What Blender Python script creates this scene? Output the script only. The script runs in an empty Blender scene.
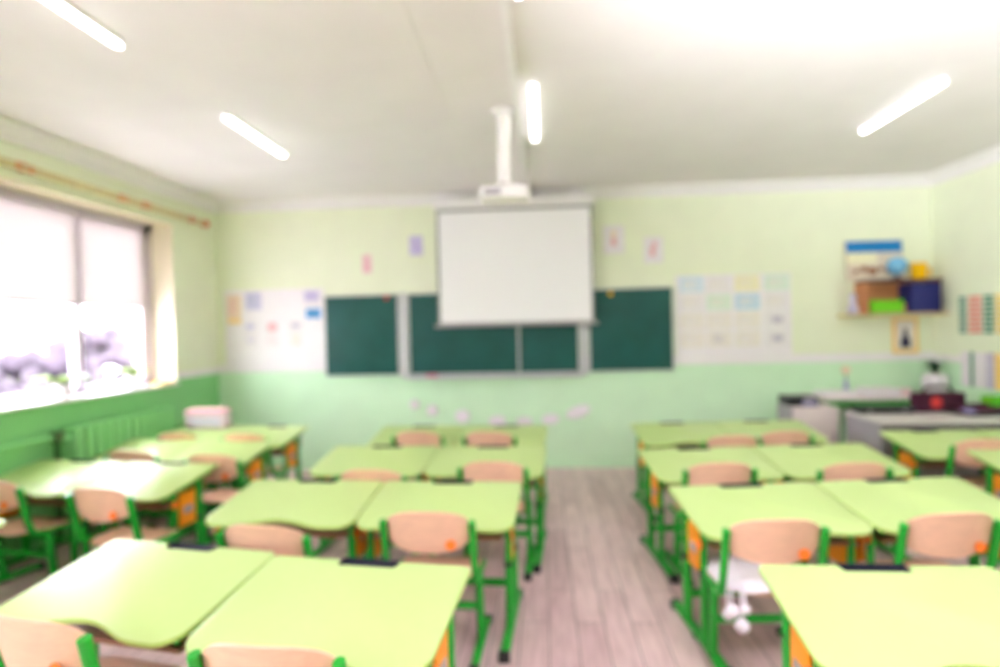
import bpy, bmesh, math, random
from mathutils import Vector, Matrix
random.seed(7)
C = bpy.context.scene.collection
SC = bpy.context.scene
PI = math.pi

# ------------------------------------------------------------------ colours and materials
def lin(c):
    return tuple(((v / 255) / 12.92 if v / 255 <= .04045 else ((v / 255 + .055) / 1.055) ** 2.4) for v in c) + (1,)

def mat(name, rgb, rough=.5, spec=.5, noise=0, scale=20, stretch=(1, 1, 1), metal=0, bump=0, coat=0):
    m = bpy.data.materials.new(name); m.use_nodes = True
    nt = m.node_tree; b = nt.nodes['Principled BSDF']
    b.inputs['Roughness'].default_value = rough
    b.inputs['Specular IOR Level'].default_value = spec
    b.inputs['Metallic'].default_value = metal
    b.inputs['Coat Weight'].default_value = coat
    col = lin(rgb)
    b.inputs['Base Color'].default_value = col
    if noise or bump:
        tc = nt.nodes.new('ShaderNodeTexCoord'); mp = nt.nodes.new('ShaderNodeMapping')
        mp.inputs['Scale'].default_value = stretch
        nz = nt.nodes.new('ShaderNodeTexNoise'); nz.inputs['Scale'].default_value = scale
        nz.inputs['Detail'].default_value = 4
        nt.links.new(tc.outputs['Object'], mp.inputs['Vector']); nt.links.new(mp.outputs['Vector'], nz.inputs['Vector'])
        if noise:
            r = nt.nodes.new('ShaderNodeValToRGB')
            r.color_ramp.elements[0].position = .3; r.color_ramp.elements[1].position = .7
            r.color_ramp.elements[0].color = tuple(max(0, v * (1 - noise)) for v in col[:3]) + (1,)
            r.color_ramp.elements[1].color = tuple(min(1, v * (1 + noise)) for v in col[:3]) + (1,)
            nt.links.new(nz.outputs['Fac'], r.inputs['Fac']); nt.links.new(r.outputs['Color'], b.inputs['Base Color'])
        if bump:
            bp = nt.nodes.new('ShaderNodeBump'); bp.inputs['Strength'].default_value = bump; bp.inputs['Distance'].default_value = .01
            nt.links.new(nz.outputs['Fac'], bp.inputs['Height']); nt.links.new(bp.outputs['Normal'], b.inputs['Normal'])
    return m

def emis(name, rgb, s):
    m = mat(name, rgb); b = m.node_tree.nodes['Principled BSDF']
    b.inputs['Emission Color'].default_value = lin(rgb); b.inputs['Emission Strength'].default_value = s
    return m

def mix_shader(name, a, b, fac):
    m = bpy.data.materials.new(name); m.use_nodes = True
    nt = m.node_tree; nt.nodes.remove(nt.nodes['Principled BSDF'])
    out = nt.nodes['Material Output']; mx = nt.nodes.new('ShaderNodeMixShader')
    sa = nt.nodes.new(a[0]); sb = nt.nodes.new(b[0])
    for s, d in ((sa, a[1]), (sb, b[1])):
        for k, v in d.items(): s.inputs[k].default_value = v
    if fac == 'fresnel':
        f = nt.nodes.new('ShaderNodeFresnel'); f.inputs['IOR'].default_value = 1.35
        nt.links.new(f.outputs[0], mx.inputs[0])
    else:
        mx.inputs[0].default_value = fac
    nt.links.new(sa.outputs[0], mx.inputs[1]); nt.links.new(sb.outputs[0], mx.inputs[2]); nt.links.new(mx.outputs[0], out.inputs[0])
    return m

M = dict(
    ceiling=mat('ceiling_paint', (240, 236, 236), .8, .2, .02, 3),
    wall_up=mat('pale_lime_paint', (240, 247, 220), .7, .3, .02, 4),
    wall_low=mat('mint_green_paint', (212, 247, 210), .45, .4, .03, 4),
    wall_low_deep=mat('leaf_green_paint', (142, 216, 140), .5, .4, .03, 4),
    reveal=mat('cream_reveal_paint', (244, 234, 208), .7, .3, .02, 4),
    white=mat('white_trim_paint', (245, 243, 243), .5, .4, .015, 10),
    pvc=mat('white_window_plastic', (206, 196, 206), .4, .5),
    sill=mat('white_sill_laminate', (236, 228, 234), .3, .5),
    lime=mat('lime_laminate', (192, 219, 138), .36, .8, .015, 30),
    lime_edge=mat('lime_edge_band', (180, 210, 108), .4, .5),
    green=mat('green_lacquered_steel', (24, 162, 46), .35, .5, .03, 25),
    black=mat('black_plastic', (30, 31, 36), .45, .5),
    tray=mat('dark_tray_plastic', (50, 50, 66), .3, .5),
    ply=mat('beech_plywood', (240, 194, 164), .42, .4, .07, 9, (1, 8, 8)),
    shelf_ply=mat('brown_board', (148, 104, 84), .5, .4, .08, 8, (1, 8, 8)),
    orange=mat('orange_laminate', (250, 158, 30), .4, .4, .04, 12),
    sticker=mat('orange_sticker', (255, 132, 48), .5, .3),
    board=mat('chalkboard_green', (20, 84, 78), .5, .35, .12, 5),
    board_frame=mat('pale_aluminium', (206, 208, 210), .4, .5, 0, 1, (1, 1, 1), .2),
    canvas=mat('screen_fabric', (246, 246, 248), .8, .1, .01, 40),
    screen_edge=mat('grey_screen_border', (150, 152, 150), .7, .2),
    paper=mat('white_paper', (246, 242, 245), .8, .1, .015, 12),
    grey_white=mat('grey_white_laminate', (214, 208, 206), .4, .4, .02, 10),
    grey=mat('grey_laminate', (168, 162, 170), .5, .4, .03, 10),
    ivory=mat('ivory_laminate', (232, 220, 216), .45, .4, .02, 10),
    navy=mat('navy_cardboard', (40, 44, 112), .5, .3, .05, 8),
    shelf_wood=mat('orange_brown_wood', (206, 140, 92), .5, .4, .1, 8, (1, 6, 6)),
    dark_wood=mat('dark_brown_wood', (112, 72, 54), .5, .4, .1, 8, (1, 6, 6)),
    tan=mat('pale_wood', (214, 190, 140), .5, .4, .08, 8, (1, 6, 6)),
    rail=mat('golden_wood_rail', (206, 194, 140), .5, .4, .08, 8, (6, 1, 6)),
    rust=mat('rust_red_leaf', (206, 108, 58), .6, .3, .1, 20),
    leaf=mat('yellow_green_leaf', (150, 190, 40), .5, .4, .12, 20),
    dark_leaf=mat('dark_green_leaf', (40, 96, 62), .5, .4, .12, 20),
    pot=mat('white_ceramic', (232, 226, 230), .35, .5),
    cloth=mat('white_fluffy_cloth', (238, 230, 238), .9, .1, .03, 60, (1, 1, 1), 0, .6),
    snow=mat('pale_ground', (225, 215, 225), .9, .1, .04, 2),
    mauve=mat('mauve_bark', (70, 63, 70), .9, .1, .15, 3),
    mauve_wall=mat('mauve_brick', (84, 76, 84), .9, .1, .15, 3),
)
PAP = {k: mat('paper_' + k, c, .8, .1, .04, 14) for k, c in dict(
    orange=(244, 224, 198), amber=(250, 214, 130), lilac=(214, 210, 234), purple=(200, 186, 226), blue=(110, 176, 226), pink=(236, 184, 190),
    pale_pink=(242, 214, 216), beige=(242, 236, 228), pale_blue=(220, 234, 244), pale_yellow=(244, 240, 206), pale_green=(226, 241, 226),
    salmon=(240, 160, 134), green=(70, 152, 106), yellow=(240, 214, 112), grey=(205, 198, 214), red=(214, 70, 70), rose=(220, 90, 130),
    sky=(40, 128, 196), dark=(60, 60, 84), mid_blue=(128, 190, 228), bright_green=(120, 208, 50), bright_yellow=(252, 196, 22),
    brown=(150, 92, 60), bluegrey=(170, 178, 208), maroon=(76, 40, 56), white=(240, 236, 238), violet=(160, 152, 200), cover=(226, 214, 196)).items()}

# floor planks
def floor_mat():
    m = bpy.data.materials.new('floor_laminate'); m.use_nodes = True
    nt = m.node_tree; b = nt.nodes['Principled BSDF']; b.inputs['Roughness'].default_value = .42
    tc = nt.nodes.new('ShaderNodeTexCoord'); mp = nt.nodes.new('ShaderNodeMapping'); mp.inputs['Rotation'].default_value = (0, 0, PI / 2)
    br = nt.nodes.new('ShaderNodeTexBrick'); br.offset = .37
    br.inputs['Scale'].default_value = 1; br.inputs['Brick Width'].default_value = .95; br.inputs['Row Height'].default_value = .13
    br.inputs['Mortar Size'].default_value = .0025
    br.inputs['Color1'].default_value = lin((242, 216, 214)); br.inputs['Color2'].default_value = lin((216, 186, 187)); br.inputs['Mortar'].default_value = lin((120, 98, 98))
    nz = nt.nodes.new('ShaderNodeTexNoise'); nz.inputs['Scale'].default_value = 5; nz.inputs['Detail'].default_value = 2.45
    m2 = nt.nodes.new('ShaderNodeMapping'); m2.inputs['Scale'].default_value = (6, .8, 1)
    rp = nt.nodes.new('ShaderNodeValToRGB'); rp.color_ramp.elements[0].color = lin((200, 185, 188)); rp.color_ramp.elements[1].color = (1, 1, 1, 1)
    rp.color_ramp.elements[0].position = .3; rp.color_ramp.elements[1].position = .65
    mx = nt.nodes.new('ShaderNodeMix'); mx.data_type = 'RGBA'; mx.blend_type = 'MULTIPLY'; mx.inputs[0].default_value = .55
    L = nt.links.new
    L(tc.outputs['Object'], mp.inputs[0]); L(mp.outputs[0], br.inputs['Vector'])
    L(tc.outputs['Object'], m2.inputs[0]); L(m2.outputs[0], nz.inputs['Vector']); L(nz.outputs['Fac'], rp.inputs['Fac'])
    L(br.outputs['Color'], mx.inputs[6]); L(rp.outputs['Color'], mx.inputs[7]); L(mx.outputs[2], b.inputs['Base Color'])
    return m
M['floor'] = floor_mat()
M['glass'] = mix_shader('window_glass', ('ShaderNodeBsdfTransparent', {}), ('ShaderNodeBsdfGlossy', {'Roughness': .02}), .06)
M['blind'] = mix_shader('blind_fabric', ('ShaderNodeBsdfDiffuse', {'Color': lin((232, 226, 222))}), ('ShaderNodeBsdfTranslucent', {'Color': lin((168, 163, 160))}), .6)
M['tube'] = emis('lamp_diffuser', (255, 255, 255), .75)

# ------------------------------------------------------------------ mesh helpers
def smooth(bm, ang=40):
    for f in bm.faces: f.smooth = True
    lim = math.radians(ang)
    for e in bm.edges:
        if len(e.link_faces) == 2 and e.calc_face_angle(0) > lim: e.smooth = False

def obj(name, bm, m, parent=None, loc=None, rot=None, ang=40):
    me = bpy.data.meshes.new(name)
    bmesh.ops.recalc_face_normals(bm, faces=bm.faces[:])
    smooth(bm, ang); bm.to_mesh(me); bm.free()
    for x in (m if isinstance(m, (list, tuple)) else [m]): me.materials.append(x)
    o = bpy.data.objects.new(name, me); C.objects.link(o)
    if parent: o.parent = parent
    if loc: o.location = loc
    if rot: o.rotation_euler = rot
    return o

def tag(o, label, cat, group=None, kind=None):
    o['label'] = label; o['category'] = cat
    if group: o['group'] = group
    if kind: o['kind'] = kind
    return o

def thing(name, label, cat, loc=(0, 0, 0), rz=0, group=None):
    o = bpy.data.objects.new(name, None); C.objects.link(o); o.empty_display_size = .1
    o.location = loc; o.rotation_euler = (0, 0, rz)
    return tag(o, label, cat, group)

def struct(name, bm, m):
    o = obj(name, bm, m); o['kind'] = 'structure'
    return o

def box(bm, a, b, bev=0, mi=0, seg=2):
    vs = [bm.verts.new((x, y, z)) for x in (a[0], b[0]) for y in (a[1], b[1]) for z in (a[2], b[2])]
    fs = [bm.faces.new([vs[i] for i in q]) for q in ((0, 1, 3, 2), (4, 6, 7, 5), (0, 4, 5, 1), (2, 3, 7, 6), (0, 2, 6, 4), (1, 5, 7, 3))]
    for f in fs: f.material_index = mi
    if bev:
        es = {e for f in fs for e in f.edges}
        r = bmesh.ops.bevel(bm, geom=list(es), offset=bev, segments=seg, profile=.7, affect='EDGES')
        for f in r['faces']: f.material_index = mi
    return bm

def B(a, b, bev=0, seg=2):
    return box(bmesh.new(), a, b, bev, 0, seg)

def tube(bm, pts, rx, rz=None, n=10, caps=True):
    """sweep an ellipse (half width rx sideways, rz in the other direction) along a polyline"""
    rz = rz or rx; P = [Vector(p) for p in pts]; rings = []
    ref = None
    for i, p in enumerate(P):
        t = (P[min(i + 1, len(P) - 1)] - P[max(i - 1, 0)]).normalized()
        if ref is None:
            ref = Vector((1, 0, 0)) if abs(t.x) < .9 else Vector((0, 1, 0))
        s = (ref - t * ref.dot(t)).normalized(); u = t.cross(s); ref = s
        rings.append([bm.verts.new(p + s * (rx * math.cos(2 * PI * k / n)) + u * (rz * math.sin(2 * PI * k / n))) for k in range(n)])
    for a, b in zip(rings, rings[1:]):
        for k in range(n): bm.faces.new((a[k], a[(k + 1) % n], b[(k + 1) % n], b[k]))
    if caps: bm.faces.new(rings[0]); bm.faces.new(rings[-1])
    return bm

def arc_pts(pts, r=.03, n=5):
    """round the corners of a polyline"""
    P = [Vector(p) for p in pts]; out = [P[0]]
    for a, b, c in zip(P, P[1:], P[2:]):
        d1 = (a - b); d2 = (c - b); q = min(r, d1.length * .45, d2.length * .45)
        s = b + d1.normalized() * q; e = b + d2.normalized() * q
        for k in range(n + 1):
            t = k / n; out.append(s * (1 - t) ** 2 + b * 2 * t * (1 - t) + e * t * t)
    out.append(P[-1]); return out

def lathe(bm, prof, n=20, c=(0, 0, 0)):
    rings = []
    for r, z in prof:
        rings.append([bm.verts.new((c[0] + max(r, 1e-4) * math.cos(2 * PI * k / n), c[1] + max(r, 1e-4) * math.sin(2 * PI * k / n), c[2] + z)) for k in range(n)])
    for a, b in zip(rings, rings[1:]):
        for k in range(n): bm.faces.new((a[k], a[(k + 1) % n], b[(k + 1) % n], b[k]))
    bm.faces.new(rings[0]); bm.faces.new(rings[-1])
    return bm

def prism(bm, outline, z0, z1, bev=0, zf=lambda x, y: 0):
    lo = [bm.verts.new((x, y, z0 + zf(x, y))) for x, y in outline]; hi = [bm.verts.new((x, y, z1 + zf(x, y))) for x, y in outline]
    n = len(outline)
    fs = [bm.faces.new(lo[::-1]), bm.faces.new(hi)]
    side = [bm.faces.new((lo[i], lo[(i + 1) % n], hi[(i + 1) % n], hi[i])) for i in range(n)]
    for f in side: f.material_index = 1
    if bev:
        r = bmesh.ops.bevel(bm, geom=list(fs[1].edges), offset=bev, segments=2, profile=.7, affect='EDGES')
    return bm

def children(o): return [c for c in bpy.data.objects if c.parent == o]

def copy_tree(o, parent=None):
    c = o.copy(); C.objects.link(c); c.parent = parent
    for ch in KIDS.get(o.name, []): copy_tree(ch, c)
    return c
KIDS = {}
def index_kids():
    KIDS.clear()
    for o in bpy.data.objects:
        if o.parent: KIDS.setdefault(o.parent.name, []).append(o)

# ------------------------------------------------------------------ the room
XL, XR, YB, YR, ZC = -3.36, 3.72, 6.0, -2.6, 2.76
ZW = 1.005                      # top of the green dado
def quad(bm, pts, mi):
    f = bm.faces.new([bm.verts.new(p) for p in pts]); f.material_index = mi

struct('floor', B((XL - .3, YR - .1, -.1), (XR + .1, YB + .1, 0)), M['floor'])
struct('ceiling', B((XL - .3, YR - .1, ZC), (XR + .1, YB + .1, ZC + .1)), M['ceiling'])
bm = bmesh.new(); box(bm, (XL - .3, YB, 0), (XR + .1, YB + .12, ZW), 0, 0); box(bm, (XL - .3, YB, ZW), (XR + .1, YB + .12, ZC), 0, 1)
struct('wall_back', bm, [M['wall_low'], M['wall_up']])
bm = bmesh.new(); box(bm, (XR, YR, 0), (XR + .12, YB, ZW), 0, 0); box(bm, (XR, YR, ZW), (XR + .12, YB, ZC), 0, 1)
struct('wall_right', bm, [M['wall_low'], M['wall_up']])
bm = bmesh.new(); box(bm, (XL - .3, YR - .12, 0), (XR + .1, YR, ZW), 0, 0); box(bm, (XL - .3, YR - .12, ZW), (XR + .1, YR, ZC), 0, 1)
struct('wall_rear', bm, [M['wall_low'], M['wall_up']])
# window wall: solid piers and bands round two openings, reveals painted cream
WO = [(3.40, 5.27), (-1.1, .9)]; Z0, Z1 = .955, 2.42; TH = .27
bm = bmesh.new()
ys = [YR, -.1, 2.15, 2.93, 5.27, YB]
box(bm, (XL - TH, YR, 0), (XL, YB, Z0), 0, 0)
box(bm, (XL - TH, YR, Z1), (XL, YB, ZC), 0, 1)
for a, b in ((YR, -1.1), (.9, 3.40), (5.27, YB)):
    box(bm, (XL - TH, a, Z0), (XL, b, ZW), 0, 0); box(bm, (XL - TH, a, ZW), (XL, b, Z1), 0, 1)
for a, b in WO:                 # thin cream plaster skins on the reveals
    box(bm, (XL - TH, b - .006, Z0), (XL + .002, b, Z1), 0, 2); box(bm, (XL - TH, a, Z0), (XL + .002, a + .006, Z1), 0, 2); box(bm, (XL - TH, a, Z1 - .006), (XL + .002, b, Z1), 0, 2)
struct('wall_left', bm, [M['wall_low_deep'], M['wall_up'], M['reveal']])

def window(n, y0, y1, mull, left_glass):
    bm = bmesh.new(); xf, d = XL - .225, .03
    zb, zt = Z0 + .02, 2.335
    for a, b in ((y0, y0 + left_glass), (y1 - .165, y1)): box(bm, (xf - d, a, zb), (xf + d, b, Z1), .004)
    box(bm, (xf - d, y0, zt), (xf + d, y1, Z1), .004); box(bm, (xf - d, y0, zb), (xf + d, y1, zb + .05), .004)
    for m in mull: box(bm, (xf - d, m - .035, zb), (xf + d, m + .035, zt), .004)
    w = struct('window_%d' % n, bm, M['pvc'])
    edges = [y0 + left_glass] + [v for m in mull for v in (m - .035, m + .035)] + [y1 - .165]
    for a, b in zip(edges[::2], edges[1::2]):
        obj('window_pane', B((xf - .006, a, zb + .05), (xf + .006, b, zt)), M['glass'], w)
    obj('window_sill', B((XL - .2, y0 + .01, Z0 - .0), (XL + .045, y1 - .008, Z0 + .022), .006), M['sill'], w)
    return edges
e1 = window(1, 3.40, 5.27, (4.38,), .18)
e2 = window(2, -1.1, .9, (-.1,), .07)  # unseen window behind the camera, added and placed for the daylight it lets in
# roller blinds
for (edges, txt) in ((e1, 'side window'),):
    for k, (a, b) in enumerate(zip(edges[::2], edges[1::2])):
        which = ('pane at the edge of view', 'pane nearest the chalkboard')[k]
        t = thing('roller_blind', 'half-lowered white roller blind on the %s' % which, 'blind', (XL - .187, (a + b) / 2, 2.36), 0, 'white roller blinds')
        w = (b - a) / 2 + .012
        obj('fabric', B((-.002, -w, -.70), (.002, w, 0)), M['blind'], t)
        bm = bmesh.new(); tube(bm, [(.024, -w, .005), (.024, w, .005)], .016, n=12); obj('roller', bm, M['pvc'], t)
        bm = bmesh.new(); tube(bm, [(0, -w, -.70), (0, w, -.70)], .006, .009, n=8); obj('bottom_bar', bm, M['pvc'], t)

# white paper border strip along the top of the dado, cornices, baseboards
def strip(name, a, b, m, bev=.003): struct(name, B(a, b, bev), m)
strip('trim_1', (XL, YB - .006, ZW), (XR, YB, ZW + .085), M['white'])
strip('trim_2', (XR - .006, YR, ZW), (XR, YB - .006, ZW + .06), M['white'])
bm = bmesh.new()
for a, b in ((YR, -1.11), (.91, 3.39), (5.28, YB - .006)): box(bm, (XL, a, ZW), (XL + .006, b, ZW + .06))
struct('trim_3', bm, M['white'])
def cornice(name, pts_fn, length_axis):
    prof = [(0, 0), (0, -.10), (.012, -.10), (.02, -.085), (.03, -.06), (.05, -.035), (.075, -.02), (.09, -.012), (.09, 0)]
    bm = bmesh.new(); L0 = [bm.verts.new(pts_fn(d, z, 0)) for d, z in prof]; L1 = [bm.verts.new(pts_fn(d, z, 1)) for d, z in prof]
    n = len(prof)
    for i in range(n): bm.faces.new((L0[i], L0[(i + 1) % n], L1[(i + 1) % n], L1[i]))
    bm.faces.new(L0); bm.faces.new(L1)
    struct(name, bm, M['white'])
cornice('trim_4', lambda d, z, t: (XL if t == 0 else XR, YB - d, ZC + z), 0)
cornice('trim_5', lambda d, z, t: (XL + d, YR if t == 0 else YB, ZC + z), 1)
cornice('trim_6', lambda d, z, t: (XR - d, YR if t == 0 else YB, ZC + z), 1)
strip('baseboard_back', (XL, YB - .014, 0), (XR, YB, .06), M['wall_low'], .004)
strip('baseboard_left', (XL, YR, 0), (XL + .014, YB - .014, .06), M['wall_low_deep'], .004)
strip('baseboard_right', (XR - .014, YR, 0), (XR, YB - .014, .06), M['wall_low'], .004)
strip('trim_7', (-.145, YR, ZC - .022), (-.105, 5.9, ZC), M['white'], .004)      # cable channel on the ceiling
strip('trim_8', (-.59, YR, ZC - .0015), (-.54, 5.9, ZC), M['ceiling'], .002)    # slab joint cover

# ------------------------------------------------------------------ ceiling lamps
def stadium(L, r, n=10):
    return [(r * math.cos(PI * i / n), L - r + r * math.sin(PI * i / n)) for i in range(n + 1)] + [(r * math.cos(PI + PI * i / n), -L + r + r * math.sin(PI + PI * i / n)) for i in range(n + 1)]
def lamp(x, y, L, label):
    t = thing('ceiling_lamp', label, 'lamp', (x, y, ZC), 0, 'tube lamps on the ceiling')
    obj('housing', prism(bmesh.new(), stadium(L, .026), -.022, 0), [M['white'], M['white']], t)
    obj('diffuser', prism(bmesh.new(), stadium(L - .002, .023), -.036, -.022), [M['tube'], M['tube']], t)
lamp(-1.903, 2.22, .42, 'lit tube lamp on window side of ceiling, nearer of two')
lamp(-1.905, 3.97, .42, 'lit tube lamp on window side of ceiling, nearer the chalkboard')
lamp(2.285, 3.99, .44, 'lit tube lamp over the shelf side of the room')
lamp(-.022, 3.79, .49, 'short-looking lit tube lamp beside the projector pole')
lamp(-.065, 1.97, .46, 'lit tube lamp cut off by top edge, in line with projector')

# ------------------------------------------------------------------ projector
t = thing('projector', 'white projector hanging on a white pole before the screen', 'projector', (-.215, 3.75, 2.235))
obj('body', B((-.15, -.11, -.04), (.15, .11, .04), .02, 3), M['white'], t)
bm = bmesh.new(); tube(bm, [(0, 0, .05), (0, 0, ZC - 2.235)], .04, n=16); obj('pole', bm, M['white'], t)
bm = bmesh.new(); tube(bm, [(0, 0, ZC - 2.235 - .02), (0, 0, ZC - 2.235)], .075, n=16); obj('ceiling_plate', bm, M['white'], t)
bm = bmesh.new(); tube(bm, [(0, 0, .038), (0, 0, .07)], .06, n=16)
for s in (-1, 1): tube(bm, [(s * .02, 0, .06), (s * .09, .02, .04)], .012, n=8)
obj('bracket', bm, M['grey_white'], t)
bm = bmesh.new(); tube(bm, [(.07, .10, .0), (.07, .125, .0)], .03, n=16); obj('lens', bm, M['black'], t)
obj('vent', B((-.12, -.113, -.02), (-.02, -.109, .02)), M['grey'], t)

# ------------------------------------------------------------------ projection screen
t = thing('projection_screen', 'white pull-down projection screen in front of the chalkboard', 'screen', (-.255, 5.80, 1.45))
SW = .737; SH = 1.125
obj('fabric', B((-SW, -.002, 0), (SW, .002, SH)), M['canvas'], t)
bm = bmesh.new()
for s in (-1, 1): box(bm, (s * SW - .012 + s * .006, -.004, 0), (s * SW + .012 + s * .006, -.0021, SH))
box(bm, (-SW, -.004, SH - .03), (SW, -.0021, SH)); box(bm, (-SW, -.004, 0), (SW, -.0021, .015))
obj('border', bm, M['screen_edge'], t)
obj('housing', B((-SW - .04, -.045, SH), (SW + .04, .045, SH + .085), .012), M['white'], t)
bm = bmesh.new(); tube(bm, [(-SW - .03, 0, -.012), (SW + .03, 0, -.012)], .014, n=10)
for s in (-1, 1): tube(bm, [(s * (SW + .025), 0, -.012), (s * (SW + .05), 0, -.012)], .02, n=10)
obj('weight_bar', bm, M['grey'], t)
for s in (-1, 1): obj('bracket', B((s * .6 - .015, .04, SH + .02), (s * .6 + .015, .20, SH + .05), .004), M['white'], t)
for s in (-1, 1): obj('hanger', B((s * .6 - .004, -.004, SH + .08), (s * .6 + .004, .004, ZC - 1.45)), M['white'], t)

# ------------------------------------------------------------------ chalkboard
t = thing('chalkboard', 'long dark green chalkboard in pale frames on the wall', 'chalkboard', (0, YB, 0))
BZ0, BZ1 = .965, 1.762
for x0, x1 in ((-2.195, -1.455), (-1.33, -.25), (-.226, .345), (.468, 1.262)):
    p = obj('panel', B((x0, -.045, BZ0), (x1, -.02, BZ1), .003), M['board'], t)
    bm = bmesh.new(); w = .010
    for a, b in (((x0 - w, -.05, BZ0 - w), (x0, -.012, BZ1 + w)), ((x1, -.05, BZ0 - w), (x1 + w, -.012, BZ1 + w)), ((x0, -.05, BZ1), (x1, -.012, BZ1 + w)), ((x0, -.05, BZ0 - w), (x1, -.012, BZ0))): box(bm, a, b, .002)
    obj('frame', bm, M['board_frame'], p)
for x in (-1.393, .407): obj('post', B((x - .04, -.052, BZ0 - .04), (x + .04, 0, BZ1 + .02), .005), M['board_frame'], t)
bm = bmesh.new(); box(bm, (-1.36, -.12, .915), (.38, -.0, .925)); box(bm, (-1.36, -.122, .915), (.38, -.115, .94)); box(bm, (-1.36, -.008, .915), (.38, 0, .955))
obj('chalk_tray', bm, M['board_frame'], t)
tag(obj('board_cloth', B((-.055, -.03, 0), (.055, .03, .032), .012, 3), PAP['rose'], None, (-1.11, YB - .072, .926)), 'pink cloth lying on the chalk tray', 'cloth')
def magnet(x, z, m, lab):
    bm = bmesh.new(); lathe(bm, [(.022, 0), (.024, .004), (.022, .01), (.012, .014)], 16)
    tag(obj('magnet', bm, m, None, (x, YB - .046, z), (PI / 2, 0, 0)), lab, 'magnet')
magnet(.672, 1.722, PAP['bright_yellow'], 'round yellow-green magnet at top of the chalkboard wing by the screen')
magnet(-1.56, 1.738, PAP['red'], 'small red magnet at top of the windowward chalkboard wing')

# ------------------------------------------------------------------ papers on the walls
def paper(name, x, z, w, h, m, label, cat='paper', group=None, y=None, motif=None, d=.003):
    o = obj(name, B((-w / 2, -d, -h / 2), (w / 2, 0, h / 2)), m, None, (x, (YB if y is None else y), z)) if motif is None else thing(name, label, cat, (x, YB if y is None else y, z), 0, group)
    if motif is None: return tag(o, label, cat, group)
    obj('sheet', B((-w / 2, -d, -h / 2), (w / 2, 0, h / 2)), m, o)
    for (kind, mx, mz, mw, mh, mm) in motif:
        if kind == 'box': b = B((mx - mw / 2, -d - .002, mz - mh / 2), (mx + mw / 2, -d, mz + mh / 2))
        elif kind == 'lines':
            b = bmesh.new(); n = max(2, int(mh / .022))
            for i in range(n):
                zz = mz + mh / 2 - (i + .5) * mh / n; ww = mw * (.75 + .25 * math.sin(i * 2.3))
                box(b, (mx - mw / 2, -d - .0015, zz - .005), (mx - mw / 2 + ww, -d, zz + .005))
        else:
            b = bmesh.new(); pts = [(mx + mw / 2 * math.cos(a * 2 * PI / 20), mz + mh / 2 * math.sin(a * 2 * PI / 20)) for a in range(20)]
            lo = [b.verts.new((x_, -d, z_)) for x_, z_ in pts]; hi = [b.verts.new((x_, -d - .003, z_)) for x_, z_ in pts]
            b.faces.new(lo); b.faces.new(hi)
            for i in range(20): b.faces.new((lo[i], lo[(i + 1) % 20], hi[(i + 1) % 20], hi[i]))
        obj({'box': 'printed_block', 'lines': 'text_lines', 'disc': 'drawn_shape'}[kind], b, mm, o)
    return o
# board of notices beside the windows
tag(obj('notice_board', B((-.525, -.012, -.42), (.525, 0, .42), .004), M['paper'], None, (-2.742, YB - .007, 1.437)), 'white notice board between the window wall and the chalkboard', 'notice board')
yn = YB - .0195
g = 'sheets on the notice board'
paper('notice_sheet', -3.165, 1.66, .15, .30, PAP['orange'], 'tall pale orange sheet at the window end of the notice board', 'sheet', g, yn, [('lines', 0, .03, .1, .18, PAP['pink']), ('box', .0, -.12, .12, .035, PAP['amber'])])
paper('notice_sheet', -2.955, 1.74, .17, .18, PAP['lilac'], 'small lilac sheet at top of the notice board', 'sheet', g, yn, [('lines', 0, 0, .12, .13, PAP['bluegrey'])])
paper('notice_sheet', -2.345, 1.775, .16, .11, PAP['lilac'], 'lilac card with purple block near the top of the chalkboard edge', 'sheet', g, yn, [('box', .0, .005, .10, .06, PAP['purple'])])
paper('notice_sheet', -2.33, 1.60, .16, .10, PAP['blue'], 'bright blue card beside the chalkboard', 'sheet', g, yn, [('box', .0, -.005, .08, .04, PAP['sky'])])
paper('notice_sheet', -2.99, 1.40, .17, .27, PAP['white'], 'white sheet with faint lilac print below the lilac sheet', 'sheet', g, yn, [('disc', -.01, .08, .1, .06, PAP['lilac']), ('lines', 0, -.06, .1, .08, PAP['lilac'])])
paper('notice_sheet', -2.765, 1.40, .17, .27, PAP['white'], 'white sheet with pink print in the middle of the notice board', 'sheet', g, yn, [('disc', 0, .07, .1, .09, PAP['pink']), ('lines', 0, -.06, .08, .10, PAP['pale_pink'])])
paper('notice_sheet', -2.52, 1.40, .17, .27, PAP['white'], 'white sheet with grey and tan print below the bright blue card', 'sheet', g, yn, [('disc', 0, .08, .1, .06, PAP['grey']), ('lines', .01, -.06, .08, .12, PAP['orange'])])
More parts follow.
